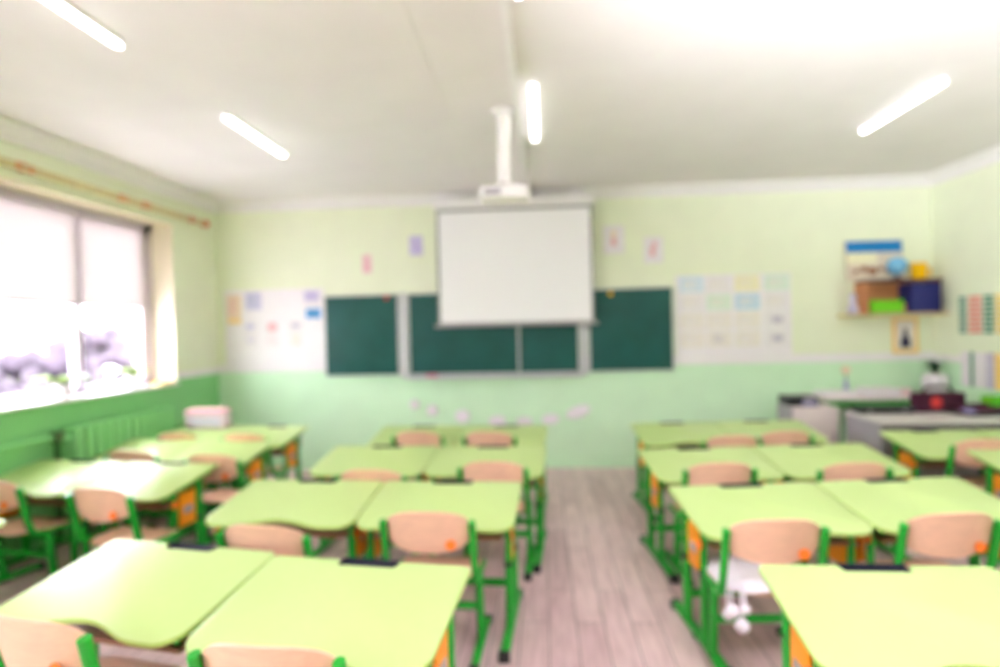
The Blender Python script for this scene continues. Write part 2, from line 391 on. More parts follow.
# pale poster display on the shelf side
tag(obj('poster_board', B((-.55, -.008, -.395), (.55, 0, .395), .003), M['paper'], None, (1.855, YB - .007, 1.485)), 'wide pale display board between the chalkboard and the wall shelf', 'display board')
yn = YB - .0155
g = 'cards on the pale display board'
cols = [1.46, 1.72, 1.99, 2.27]; rows = [1.79, 1.61, 1.43, 1.25]
cards = [(0, 0, 'pale_blue', 'pale blue card at top of the display board beside the chalkboard'), (1, 0, 'white', 'blank white card between the blue and yellow cards'), (2, 0, 'pale_yellow', 'pale yellow card in the top row of the display board'),
         (3, 0, 'pale_green', 'pale green card in the top corner nearest the wall shelf'), (0, 1, 'white', 'white card under the pale blue corner card'), (1, 1, 'pale_green', 'pale green card under the blank white card'),
         (2, 1, 'mid_blue', 'stronger blue card under the pale yellow card'), (3, 1, 'white', 'white card under the green corner card'),
         (0, 2, 'beige', 'beige card third down on the chalkboard side'), (1, 2, 'beige', 'beige card under the second-row green card'), (2, 2, 'beige', 'beige card under the stronger blue card'), (3, 2, 'white', 'white card with grey oval, third down on the shelf side'),
         (0, 3, 'beige', 'beige card in the bottom corner by the chalkboard'), (1, 3, 'beige', 'beige bottom-row card with grey print, second from the chalkboard'), (2, 3, 'beige', 'beige bottom-row card, second from the shelf side'), (3, 3, 'white', 'white bottom corner card with grey oval on the shelf side')]
PAP['pale_mid_blue'] = mat('paper_soft_blue', (205, 226, 240), .8, .1, .04, 14)
for c, r, k, lab in cards:
    mot = [('lines', 0, 0, .15, .09, PAP['beige' if k != 'beige' else 'white'])]
    if c == 3 and r >= 2: mot = [('disc', 0, 0, .11, .07, PAP['grey'])]
    if (c, r) == (1, 3): mot = [('lines', 0, 0, .12, .09, PAP['grey'])]
    paper('display_card', cols[c], rows[r], .235, .155, PAP['pale_mid_blue' if k == 'mid_blue' else k], lab, 'card', g, yn, mot)
# little pictures high on the wall
paper('wall_picture', -1.765, 2.09, .10, .19, PAP['pale_pink'], 'small pink picture above the windowward chalkboard wing', 'picture', None, None, [('disc', 0, .05, .05, .05, PAP['pink']), ('box', 0, -.03, .05, .08, PAP['pink'])])
paper('wall_picture', -1.256, 2.26, .14, .20, PAP['lilac'], 'small lilac-white picture next to the screen on the window side', 'picture', None, None, [('disc', 0, .04, .05, .06, PAP['purple']), ('box', .01, -.03, .05, .08, PAP['purple'])])
paper('wall_picture', .722, 2.255, .21, .28, PAP['white'], 'white card with orange-pink figure beside the screen', 'picture', None, None, [('disc', .0, .06, .06, .06, PAP['orange']), ('box', .0, -.02, .05, .08, PAP['pink'])])
paper('wall_picture', 1.105, 2.14, .19, .26, PAP['white'], 'white card with pink figure, second from the screen', 'picture', None, None, [('disc', .01, .05, .05, .06, PAP['pink']), ('box', -.01, -.02, .05, .08, PAP['pink'])])
# white paper rosettes hung in a sagging row under the board
def rosette(x, z, r, label, sx=1, tilt=0):
    bm = bmesh.new(); n = 12
    c0 = bm.verts.new((0, -.03, 0)); c1 = bm.verts.new((0, 0, 0)); ring = []
    for k in range(n * 2):
        a = PI * k / n; rr = r * (1 if k % 2 == 0 else .72); ring.append(bm.verts.new((rr * math.cos(a) * sx, -.012 - (.022 if k % 2 == 0 else 0), rr * math.sin(a))))
    for k in range(n * 2):
        bm.faces.new((c0, ring[k], ring[(k + 1) % (n * 2)])); bm.faces.new((c1, ring[(k + 1) % (n * 2)], ring[k]))
    tag(obj('paper_rosette', bm, M['paper'], None, (x, YB, z), (0, tilt, 0), 20), label, 'paper decoration', 'white paper rosettes on the mint wall')
for x, z, r, sx, ti, lab in ((-1.305, .655, .05, 1, 0, 'faint white paper rosette at the windowward end of the sagging row'), (-1.125, .592, .055, 1, 0, 'white paper rosette, second from the windowward end'),
                     (-.82, .53, .065, 1.1, 0, 'white paper rosette above the last desk row, third from the window end'), (-.47, .475, .055, 1.5, 0, 'flat white paper rosette low in the middle of the row'),
                     (-.20, .47, .045, 1.8, 0, 'lowest white paper rosette of the sagging row'), (.06, .49, .05, 1.7, -.1, 'flat white paper rosette between the lowest and the tilted one'),
                     (.335, .56, .06, 2.0, -.32, 'wide tilted white paper rosette at the aisle end of the row')):
    rosette(x, z, r * 1.25, lab, sx, ti)

# ------------------------------------------------------------------ wall shelf with its things
t = thing('wall_shelf', 'two-tier wooden wall shelf in the corner above the teacher desk', 'shelf', (3.31, YB, 1.45))
obj('lower_board', B((-.47, -.24, -.012), (.41, 0, .012), .004), M['tan'], t)
obj('upper_board', B((-.31, -.22, .30), (.36, 0, .325), .004), M['dark_wood'], t)
obj('back_panel', B((-.29, -.02, .012), (.16, 0, .30)), M['shelf_wood'], t)
obj('side_panel', B((-.31, -.2, .012), (-.285, 0, .30)), M['shelf_wood'], t); obj('side_panel', B((.34, -.2, .012), (.36, 0, .30)), M['dark_wood'], t)
yS = YB - .13
tag(obj('storage_box', B((-.13, -.1, 0), (.13, .1, .272), .006), M['navy'], None, (3.51, yS - .01, 1.4625)), 'navy blue box at the corner end of the wall shelf', 'box')
t = thing('picture_book', 'large open picture book with blue top, standing on the shelf', 'book', (3.18, YB - .075, 1.776), 0)
obj('cover', B((-.28, -.012, 0), (.24, .012, .385), .004), PAP['cover'], t, None, (-.12, 0, 0))
bm = B((-.275, -.016, .27), (.235, -.0125, .38)); obj('sky_band', bm, PAP['sky'], t, None, (-.12, 0, 0))
bm = bmesh.new()
for k in range(6):
    x = -.20 + .075 * k; tube(bm, [(x, -.014, .09 + .02 * (k % 2)), (x, -.0165, .09 + .02 * (k % 2))], .024 + .008 * (k % 3), n=14)
obj('printed_figures', bm, PAP['brown'], t, None, (-.12, 0, 0))
obj('pale_band', B((-.275, -.0155, .16), (.0, -.0125, .29)), PAP['pale_yellow'], t, None, (-.12, 0, 0))
t = thing('desk_globe', 'pale blue ball-shaped globe on the upper shelf board', 'globe', (3.31, YB - .155, 1.776))
bm = bmesh.new(); bmesh.ops.create_uvsphere(bm, u_segments=20, v_segments=12, radius=.085, matrix=Matrix.Translation((0, 0, .125))); obj('ball', bm, PAP['mid_blue'], t)
bm = bmesh.new(); lathe(bm, [(.05, 0), (.05, .008), (.012, .018), (.01, .045)], 16); obj('stand', bm, PAP['dark'], t)
t = thing('yellow_mug', 'bright yellow mug at the corner end of the upper shelf', 'mug', (3.52, YB - .12, 1.776))
bm = bmesh.new(); lathe(bm, [(.05, 0), (.062, .01), (.066, .145), (.062, .15), (.056, .145), (.05, .012)], 20); obj('body', bm, PAP['bright_yellow'], t)
bm = bmesh.new(); tube(bm, arc_pts([(.062, 0, .1), (.105, 0, .1), (.105, 0, .03), (.062, 0, .03)], .03), .009, n=8); obj('handle', bm, PAP['bright_yellow'], t)
tag(obj('toy_crate', B((-.145, -.08, 0), (.145, .08, .125), .012), PAP['bright_green'], None, (3.20, YB - .115, 1.4625)), 'bright green box in the lower shelf compartment', 'box')
tag(obj('toy_block', B((-.03, -.03, 0), (.03, .03, .09), .008), PAP['salmon'], None, (3.39, YB - .13, 1.4625)), 'small orange-red block beside the green box', 'block')
bm = bmesh.new(); lathe(bm, [(.045, 0), (.05, .02), (.04, .08), (.022, .11), (.03, .135), (.034, .16), (.02, .19), (.004, .2)], 16)
tag(obj('figurine', bm, PAP['lilac'], None, (2.925, YB - .12, 1.4625)), 'pale lilac figurine at the free end of the lower shelf board', 'figurine')
# framed picture under the shelf
t = thing('framed_picture', 'picture in an amber frame hanging below the wall shelf', 'picture', (3.455, YB, 1.25))
bm = bmesh.new()
for a, b in (((-.115, -.02, -.17), (-.09, 0, .17)), ((.09, -.02, -.17), (.115, 0, .17)), ((-.09, -.02, .145), (.09, 0, .17)), ((-.09, -.02, -.17), (.09, 0, -.135))): box(bm, a, b, .003)
obj('frame', bm, PAP['amber'], t); obj('print', B((-.09, -.008, -.135), (.09, 0, .145)), PAP['beige'], t)
bm = bmesh.new(); tube(bm, [(0, -.012, -.12), (0, -.012, -.02)], .045, .003, 12); tube(bm, [(0, -.012, -.03), (0, -.012, .06)], .02, .003, 12)
obj('figure_print', bm, PAP['dark'], t)
# striped strips and pocket sheets on the right-hand wall
def strips(y, z, w, h, m, label, name, cat, group, stripes=None):
    t = thing(name, label, cat, (XR - .0065, y, z), PI / 2 * -1, group)
    # local x runs along -y of the room, local -y faces the room
    obj('backing', B((-w / 2, -.004, -h / 2), (w / 2, 0, h / 2)), PAP['white'] if stripes else m, t)
    if stripes:
        bm = bmesh.new()
        for i in range(stripes):
            zz = h / 2 - (i + .5) * h / stripes; box(bm, (-w / 2, -.012, zz - h / stripes * .34), (w / 2, -.004, zz + h / stripes * .34), .003)
        obj('stripes', bm, m, t)
k = 3.72 / 3.68
for y, w, c, lab in ((5.52, .075, 'green', 'dark green ribbed strip nearest the wall corner'), (5.37, .15, 'salmon', 'wide salmon ribbed strip between two green ones'), (5.215, .10, 'green', 'dark green ribbed strip between the salmon and yellow ones'), (5.09, .10, 'yellow', 'yellow ribbed strip next to the second green one')):
    strips(y * k, 1.43, w, .33, PAP[c], lab, 'ribbed_strip', 'wall strip', 'ribbed strips on the side wall', 8)
for y, w, c, lab in ((5.50, .11, 'white', 'white sheet nearest the corner below the ribbed strips'), (5.425, .035, 'green', 'narrow green sheet between white sheets low on the side wall'), (5.33, .14, 'white', 'broad white sheet below the salmon ribbed strip'), (5.21, .09, 'grey', 'pale grey-lilac sheet between white and amber sheets'), (5.12, .08, 'amber', 'amber sheet below the yellow ribbed strip'), (5.02, .10, 'white', 'white sheet beyond the amber one at the edge of view')):
    strips(y * k, .955, w, .30, PAP[c], lab, 'pocket_sheet', 'sheet', 'sheets low on the side wall')

# ------------------------------------------------------------------ desk
DW, DD, ZF, ZN = .727, .49, .61, .53
SL = (ZF - ZN) / DD
def desk_outline(w=DW):
    h = w / 2; pts = []
    # far edge from +x to -x with the tray notch, then near edge with the belly curve
    def corner(cx, cy, r, a0, a1, n=6): return [(cx + r * math.cos(a0 + (a1 - a0) * i / n), cy + r * math.sin(a0 + (a1 - a0) * i / n)) for i in range(n + 1)]
    pts += corner(h - .025, -.025, .025, 0, PI / 2, 4)
    pts += [(.112, 0), (.104, -.042), (-.104, -.042), (-.112, 0)]
    pts += corner(-h + .025, -.025, .025, PI / 2, PI, 4)
    pts += corner(-h + .085, -DD + .07, .085, PI, PI * 1.5 - .25, 8)
    xs = [(-.235 + .47 * i / 24) for i in range(25)]
    for x in xs: pts.append((x, -DD - .012 + .06 * (.5 + .5 * math.cos(PI * x / .235))))
    pts += corner(h - .085, -DD + .07, .085, PI * 1.5 + .25, PI * 2, 8)
    return pts
def make_desk():
    root = thing('school_desk', 'lime desk', 'desk')
    bm = prism(bmesh.new(), desk_outline(), -.015, 0, .004, lambda x, y: ZF + y * SL)
    obj('top', bm, [M['lime'], M['lime_edge']], root)
    bm = bmesh.new()
    box(bm, (-.103, -.041, -.026), (.103, .012, -.020), .002); box(bm, (-.103, .008, -.022), (.103, .012, -.002)); box(bm, (-.103, -.041, -.022), (.103, -.037, -.006))
    for s in (-1, 1): box(bm, (s * .101 - .002, -.039, -.022), (s * .101 + .002, .011, -.004))
    obj('pencil_tray', bm, M['tray'], root, (0, 0, ZF), (math.atan(SL), 0, 0))
    sh = obj('shelf', B((-.30, -.40, .440), (.30, -.06, .455), .003), M['shelf_ply'], root)
    obj('shelf_back', B((-.30, -.072, .455), (.30, -.06, .565), .002), M['shelf_ply'], sh)
    for s in (-1, 1):
        x = s * .325
        f = bmesh.new(); tube(f, arc_pts([(x, -.58, .022), (x, -.5, .03), (x, -.02, .03), (x, .02, .022)], .03), .022, .02, 12); foot = obj('foot', f, M['green'], root)
        for y in (-.585, .022): obj('foot_cap', B((x - .024, y - .018, 0), (x + .024, y + .018, .042), .008), M['black'], foot)
        for y, r in ((-.15, .021), (-.36, .018)):
            zt = ZF + y * SL - .022
            l = bmesh.new(); tube(l, [(x, y, .04), (x, y, .33)], r, r * 1.25, 12); leg = obj('leg', l, M['green'], root)
            l = bmesh.new(); tube(l, [(x, y, .31), (x, y, zt)], r * .78, r, 12); obj('inner_tube', l, M['green'], leg)
            l = bmesh.new(); tube(l, [(x, y, .318), (x, y, .336)], r * 1.15, r * 1.4, 12); obj('collar', l, M['black'], leg)
        l = bmesh.new(); tube(l, [(x, -.44, ZF - .44 * SL - .033), (x, -.05, ZF - .05 * SL - .033)], .012, .014, 8); obj('top_rail', l, M['green'], root)
        pn = obj('side_panel', B((x - .009, -.315, .315), (x + .009, -.19, .505), .004), M['orange'], root)
        obj('label', B((x + s * .0092 - .001, -.29, .385), (x + s * .0092 + .001, -.215, .425)), M['grey'], pn)
        l = bmesh.new(); tube(l, [(x + s * .022, -.375, .46), (x + s * .026, -.375, .46)], .024, n=14); obj('size_sticker', l, M['sticker'], root)
    l = bmesh.new(); tube(l, [(-.325, -.15, .15), (.325, -.15, .15)], .016, .02, 10); obj('crossbar', l, M['green'], root)
    return root

# ------------------------------------------------------------------ chair  (faces +y, origin on the floor under the backrest top)
def shell(nx, ny, fn, thick):
    bm = bmesh.new(); g = [[bm.verts.new(fn(i / nx * 2 - 1, j / ny * 2 - 1)) for j in range(ny + 1)] for i in range(nx + 1)]
    for i in range(nx):
        for j in range(ny): bm.faces.new((g[i][j], g[i + 1][j], g[i + 1][j + 1], g[i][j + 1]))
    bmesh.ops.recalc_face_normals(bm, faces=bm.faces[:])
    bmesh.ops.solidify(bm, geom=bm.faces[:], thickness=thick)
    return bm
def sup(u, p): return (1 - abs(u) ** p) ** (1 / p)
def make_chair():
    root = thing('school_chair', 'x', 'chair')
    HB = .178
    def back(u, v):
        uu = math.sin(u * PI / 2); hh = max(.18, sup(uu, 2.7))
        zt = .572 + v * .085 * hh + (.006 * (1 - uu * uu) if v > 0 else -.006 * (1 - uu * uu))
        y = .006 - .052 * (1 - uu * uu) - (zt - .572) * .22 + .018
        return (uu * HB, y, zt)
    b = obj('backrest', shell(18, 10, back, .011), M['ply'], root, ang=60)
    st = bmesh.new(); tube(st, [(.10, -.0235, .519), (.10, -.0275, .519)], .022, n=16); obj('sticker', st, M['sticker'], b)
    def seat(u, v):
        uu = math.sin(u * PI / 2); vv = math.sin(v * PI / 2)
        k = 1 - .10 * (vv > 0) * vv ** 2 * 0
        x = uu * .18 * (max(.75, sup(vv, 5))); y = .215 + vv * .175 * (max(.75, sup(uu, 5)))
        z = .345 - .012 * (1 - uu * uu) + .006 * math.cos(vv * 2) - (.03 * (max(0, vv - .6) / .4) ** 2) + .012 * (max(0, -vv - .5) / .5)
        return (x, y, z)
    obj('seat', shell(14, 14, seat, .011), M['ply'], root, ang=60)
    for s in (-1, 1):
        x = s * .188
        f = bmesh.new(); tube(f, arc_pts([(x, .12, .335), (x, .06, .34), (x, .035, .40), (x, -.006, .585), (x, -.012, .612)], .05), .015, .019, 12)
        tube(f, [(x, .12, .335), (x, .30, .33)], .014, .013, 10)
        up = obj('back_upright', f, M['green'], root)
        f = bmesh.new(); tube(f, [(x, .17, .045), (x, .14, .335)], .018, .024, 12); obj('leg', f, M['green'], root)
        f = bmesh.new(); tube(f, arc_pts([(x, -.04, .018), (x, .02, .028), (x, .33, .028), (x, .38, .018)], .03), .019, .018, 12); foot = obj('foot', f, M['green'], root)
        for y in (-.045, .385): obj('foot_cap', B((x - .021, y - .016, 0), (x + .021, y + .016, .038), .007), M['black'], foot)
    f = bmesh.new(); tube(f, [(-.188, .155, .19), (.188, .155, .19)], .013, .018, 10); obj('crossbar', f, M['green'], root)
    f = bmesh.new()
    for y in (.13, .29): tube(f, [(-.188, y, .325), (.188, y, .325)], .009, n=8)
    obj('seat_support', f, M['green'], root)
    return root

desk0 = make_desk(); chair0 = make_chair(); index_kids()
used = {'d': 0, 'c': 0}
def place(kind, x, y, rz, label, group, sx=1):
    src = desk0 if kind == 'd' else chair0
    o = src if not used[kind] else copy_tree(src)
    used[kind] = 1
    o.location = (x, y, 0); o.rotation_euler = (0, 0, rz); o.scale = (sx, 1, 1)
    o['label'] = label; o['group'] = group
    return o
GD = 'lime school desks'; GC = 'plywood school chairs'
def pair(cx, cy, rz, la, lb, sp=.3685, sx=1, both=True):
    c, s = math.cos(rz), math.sin(rz)
    place('d', cx - sp * c, cy - sp * s, rz, la, GD, sx)
    if both: place('d', cx + sp * c, cy + sp * s, rz, lb, GD, sx)

# nearest pair on the window side of the aisle: two desks pushed together slightly askew
place('d', -1.335, 2.175, -.185, 'lime desk of the nearest window-side pair, half farther from the bare aisle', GD)
place('d', -.613, 2.03, -.13, 'lime desk of the nearest window-side pair, half touching the bare aisle', GD)
pair(-.851, 3.126, -.054, 'lime desk in the second row behind the nearest pair, half towards the windows', 'lime desk with orange-dotted chair tucked at it, second row, aisle edge')
pair(-.719, 4.057, -.06, 'lime desk third from the camera in line with the screen, window half', 'lime desk third from the camera in line with the screen, aisle half')
pair(-.655, 4.91, -.06, 'lime desk of the last row under the paper rosettes, window half', 'lime desk of the last row under the paper rosettes, aisle half', .343, .93)
# shelf side of the aisle
place('d', 1.046, 2.01, -.01, 'large lime desk closest to the camera on the shelf side of the aisle', GD)
place('d', 1.783, 2.012, .02, 'lime desk joined to the closest shelf-side desk, only its edge in view', GD)
pair(1.318, 3.064, .116, 'lime desk with a white cushion on its chair, aisle half of its pair', 'lime desk with a bare-seated chair before it, joined to the cushion-chair desk')
pair(1.314, 3.962, .104, 'lime desk behind the cushion-chair desk, aisle half of that pair', 'lime desk behind the cushion-chair pair, half towards the teacher desk')
pair(1.37, 4.97, .07, 'lime desk nearest the back wall on the shelf side, aisle half', 'lime desk nearest the back wall, in front of the small white cabinet', .343, .93)
# beside the teacher desk
pair(3.02, 4.475, .03, 'lime desk directly in front of the grey-white teacher desk', 'lime desk in front of the teacher desk, against the side wall', .33, .88)
place('d', 2.885, 3.78, -.04, 'lime desk behind the chair at the edge of view, nearest the side wall', GD)
# window column
place('d', -2.68, 2.5, -.1, 'lime desk by the windows mostly cut off by the picture edge', GD, .9)
pair(-2.655, 3.64, -.12, 'glare-whitened desk against the radiator wall, nearest full row, window half', 'glare-whitened desk of the nearest full window row, half towards the room', .331, .9)
pair(-2.59, 4.40, -.06, 'glare-whitened desk in the second window row, beside the radiator', 'lime desk in the second window row, half towards the room', .297, .81)
pair(-2.585, 5.03, -.09, 'lime desk in the back corner carrying the pinkish box', 'lime desk in the back corner next to the box desk', .297, .81)

for x, y, rz, lab in (
    (-1.40, 1.54, -.22, 'nearest plywood chair, cut off by the bottom corner on the window side'),
    (-.69, 1.42, -.06, 'plywood chair cut off by the bottom edge, at the aisle half of the nearest pair'),
    (-1.115, 2.29, -.12, 'plywood chair showing only its curved top behind the nearest window-side desk'),
    (-.493, 2.455, -.04, 'plywood chair with orange sticker at the second row beside the aisle'),
    (-.947, 3.20, -.05, 'plywood chair top peeking over the second-row desk, window half'),
    (-.297, 3.375, -.05, 'pale plywood chair at the third-row desk beside the aisle'),
    (-.937, 4.385, -.1, 'plywood chair at the last-row window-half desk under the rosettes'),
    (-.403, 4.35, -.1, 'plywood chair at the last-row aisle-half desk under the rosettes'),
    (.87, 2.36, .05, 'pale plywood chair with the white cushion on its seat'),
    (1.557, 2.435, .10, 'peach plywood chair with bare seat next to the cushion chair'),
    (.937, 3.31, .08, 'pale plywood chair behind the cushion chair, one row farther'),
    (1.627, 3.29, .10, 'peach plywood chair one row behind the bare-seated chair'),
    (1.245, 4.10, .06, 'plywood chair barely showing at the aisle half of the shelf-side back row'),
    (1.645, 4.25, .09, 'plywood chair in front of the small white cabinet'),
    (2.697, 3.90, .03, 'plywood chair at the desk in front of the teacher desk'),
    (-2.97, 3.03, -.18, 'plywood chair at the window desk, cut by the picture edge'),
    (-2.23, 2.855, -.18, 'plywood chair with orange sticker at the glare-whitened window desk'),
    (-2.72, 3.77, -.1, 'plywood chair edge between the two glare-whitened window rows'),
    (-2.09, 3.635, -.1, 'pinkish plywood chair at the second window row beside the orange desk panels'),
    (-2.83, 4.44, -.1, 'plywood chair in front of the pinkish box desk'),
    (-2.26, 4.375, -.1, 'plywood chair at the back-corner desk next to the box desk')):
    place('c', x, y, rz, lab, GC)

# white fluffy cushion with hanging ties on the chair seat
t = thing('seat_cushion', 'white fluffy cushion with dangling pompom ties on a chair seat', 'cushion', (.87, 2.36, 0), .05)
def cush(u, v):
    uu = math.sin(u * PI / 2); vv = math.sin(v * PI / 2)
    h = .045 * (1 - uu ** 4) * (1 - vv ** 4) + .006 * math.sin(9 * u + 5 * v) * (1 - uu * uu)
    return (uu * .185 * max(.8, sup(vv, 5)), .20 + vv * .18 * max(.8, sup(uu, 5)), .356 + max(0, h))
obj('pad', shell(16, 16, cush, .008), M['cloth'], t, ang=80)
for x, y, L, rr in ((-.165, .0, .05, .026), (-.135, -.015, .10, .028), (-.175, .025, .075, .022), (-.12, -.01, .04, .02)):
    bm = bmesh.new(); tube(bm, arc_pts([(x + .02, y + .07, .368), (x, y + .01, .362), (x, y, .345 - L)], .02), .004, n=6)
    bmesh.ops.create_icosphere(bm, subdivisions=3, radius=rr, matrix=Matrix.Translation((x, y, .345 - L)))
    for v in bm.verts: v.co += Vector((random.uniform(-1, 1), random.uniform(-1, 1), random.uniform(-1, 1))) * .0012
    obj('pompom_tie', bm, M['cloth'], t, ang=80)

# pinkish box on the back-corner desk
t = thing('cardboard_box', 'pinkish-white box with reddish rim on the back corner desk', 'box', (-2.89, 4.99, ZF - .055 * SL + .008))
t.rotation_euler = (math.atan(SL), 0, -.05)
obj('body', B((-.18, -.05, 0), (.18, .05, .15), .006), mat('pinkish_card', (226, 202, 220), .7, .2, .04, 10), t)
obj('rim', B((-.185, -.055, .138), (.185, .055, .157), .006), PAP['pink'], t)
obj('print', B((-.14, -.0535, .03), (.14, -.0503, .09)), PAP['lilac'], t)

# ------------------------------------------------------------------ teacher corner
t = thing('teacher_desk', 'grey-white teacher desk behind the lime desks in the corner', 'desk', (2.44, 4.53, 0))
obj('top', B((0, 0, .64), (1.26, .56, .662), .004), M['grey_white'], t)
obj('side_panel', B((.01, .03, 0), (.03, .54, .64)), M['grey'], t); obj('side_panel', B((1.22, .03, 0), (1.24, .54, .64)), M['grey'], t)
obj('modesty_panel', B((.03, .10, .2), (1.22, .118, .64)), M['grey'], t)
d = obj('drawer', B((.80, .40, .44), (1.2, .535, .63), .004), M['grey_white'], t)
obj('handle', B((.95, .535, .53), (1.05, .55, .54)), M['black'], d)
zt = .6625
t = thing('document_case', 'dark flat case lying on the windowward end of the teacher desk', 'case', (2.69, 4.99, zt))
obj('body', B((-.21, -.08, 0), (.21, .08, .05), .012, 3), M['black'], t)
bm = bmesh.new(); tube(bm, arc_pts([(-.05, -.08, .025), (-.05, -.105, .025), (.05, -.105, .025), (.05, -.08, .025)], .02), .006, n=8); obj('handle', bm, M['black'], t)
for s_ in (-1, 1): obj('clasp', B((s_ * .13 - .015, -.084, .015), (s_ * .13 + .015, -.079, .035), .002), M['grey'], t)
t = thing('laptop', 'dark folded laptop with violet lid marks on the teacher desk', 'laptop', (3.36, 4.86, zt), .15)
obj('base', B((-.20, -.12, 0), (.20, .12, .018), .006), M['black'], t)
obj('lid', B((-.20, -.12, .0), (.20, .12, .012), .005), PAP['maroon'], t, (0, -.005, .021), (.32, 0, 0))
obj('lid_mark', B((-.17, -.05, .0125), (-.08, .03, .0145)), PAP['violet'], t, (0, -.005, .021), (.32, 0, 0))
t = thing('handbag', 'dark maroon bag with a red patch on the teacher desk', 'bag', (3.12, 5.0, zt), .1)
t.scale = (1.3, 1, 1.35)
bm = bmesh.new(); box(bm, (-.15, -.055, 0), (.15, .055, .115), .03, 0, 4); obj('body', bm, PAP['maroon'], t)
bm = bmesh.new(); tube(bm, arc_pts([(-.1, 0, .10), (-.07, 0, .15), (.07, 0, .15), (.1, 0, .10)], .03), .008, n=8); obj('handle', bm, M['black'], t)
bm = bmesh.new(); tube(bm, [(-.04, -.0545, .06), (-.04, -.059, .06)], .035, n=16); obj('patch', bm, PAP['red'], t)
tag(obj('pen_holder', lathe(bmesh.new(), [(.035, 0), (.038, .09), (.034, .09), (.03, .01)], 16), PAP['violet'], None, (3.30, 5.03, zt)), 'violet pen cup between the bag and the laptop', 'cup')
t = thing('green_basket', 'green ribbed plastic basket on the teacher desk by the side wall', 'basket', (3.56, 5.04 - .06, zt))
bm = bmesh.new(); box(bm, (-.10, -.08, 0), (.10, .08, .008)); 
for a, b in (((-.10, -.08, 0), (.10, -.074, .12)), ((-.10, .074, 0), (.10, .08, .12)), ((-.10, -.08, 0), (-.094, .08, .12)), ((.094, -.08, 0), (.10, .08, .12))): box(bm, a, b)
obj('body', bm, PAP['bright_green'], t)
bm = bmesh.new()
for i in range(8): box(bm, (-.095 + i * .026, -.086, .01), (-.087 + i * .026, -.08, .11))
obj('ribs', bm, M['green'], t)
t.scale = (.9, .7, 1)

# small white cabinet with a black desk-top printer
t = thing('small_cabinet', 'small ivory cabinet behind the lime desks near the back wall', 'cabinet', (2.15, 5.36, 0))
obj('body', B((0, 0, 0), (.38, .34, .66), .005), M['ivory'], t); 
dd = obj('door', B((.012, -.016, .05), (.368, 0, .645), .004), M['ivory'], t); obj('handle', B((.33, -.03, .36), (.34, -.016, .44), .003), M['grey'], dd)
obj('side_sheet', B((-.006, .01, .02), (0, .33, .65)), M['grey'], t)
t = thing('printer', 'flat black office machine on top of the ivory cabinet', 'printer', (2.26, 5.52, .6605))
obj('body', B((-.13, -.11, 0), (.13, .11, .085), .012, 3), M['black'], t)
obj('paper_tray', B((-.02, -.15, .015), (.10, -.11, .035), .003), PAP['violet'], t)
obj('panel', B((.0, -.112, .045), (.1, -.109, .07)), PAP['grey'], t)
# green-framed side table by the back wall
t = thing('side_table', 'green-framed side table with pale top against the back wall', 'table', (2.90, 5.70, 0))
obj('table_top', B((-.43, -.16, .69), (.43, .26, .715), .004), M['ivory'], t)
for sx in (-1, 1):
    for yy in (-.12, .22):
        bm = bmesh.new(); tube(bm, [(sx * .38, yy, 0), (sx * .38, yy, .69)], .02, n=10); obj('leg', bm, M['green'], t)
bm = bmesh.new()
for yy in (-.12, .22): tube(bm, [(-.38, yy, .66), (.38, yy, .66)], .018, .022, 8)
obj('rail', bm, M['green'], t)
t2 = .7155
def stack(x, y, n, w, d, label, m=None):
    bm = bmesh.new()
    for i in range(n): a = random.uniform(-.012, .012); box(bm, (-w / 2 + a, -d / 2 + a * .6, i * .008), (w / 2 + a, d / 2 + a * .6, i * .008 + .0072))
    tag(obj('paper_stack', bm, m or M['paper'], None, (x, y, t2)), label, 'papers', 'papers on the side table')['kind'] = 'stuff'
stack(2.66, 5.68, 6, .30, .22, 'low stack of white papers at the windowward end of the side table')
stack(3.02, 5.66, 9, .28, .22, 'higher stack of white papers in the middle of the side table')
t = thing('flower_vase', 'slim vase with one pinkish flower on the side table', 'vase', (2.84, 5.86, t2))
bm = bmesh.new(); lathe(bm, [(.028, 0), (.032, .03), (.018, .08), (.015, .11), (.02, .13)], 16); obj('body', bm, PAP['bluegrey'], t)
bm = bmesh.new(); tube(bm, [(0, 0, .1), (0, 0, .2)], .006, n=8); obj('stem', bm, M['dark_leaf'], t)
bm = bmesh.new(); bmesh.ops.create_icosphere(bm, subdivisions=2, radius=.04, matrix=Matrix.Translation((0, 0, .22)))
for v in bm.verts: v.co.z += .008 * math.sin(6 * math.atan2(v.co.y, v.co.x))
obj('flower', bm, PAP['orange'], t)
tag(obj('pink_box', B((-.05, -.04, 0), (.05, .04, .07), .01), PAP['pale_pink'], None, (3.22, 5.62, t2)), 'small pale pink box at the corner end of the side table', 'box')
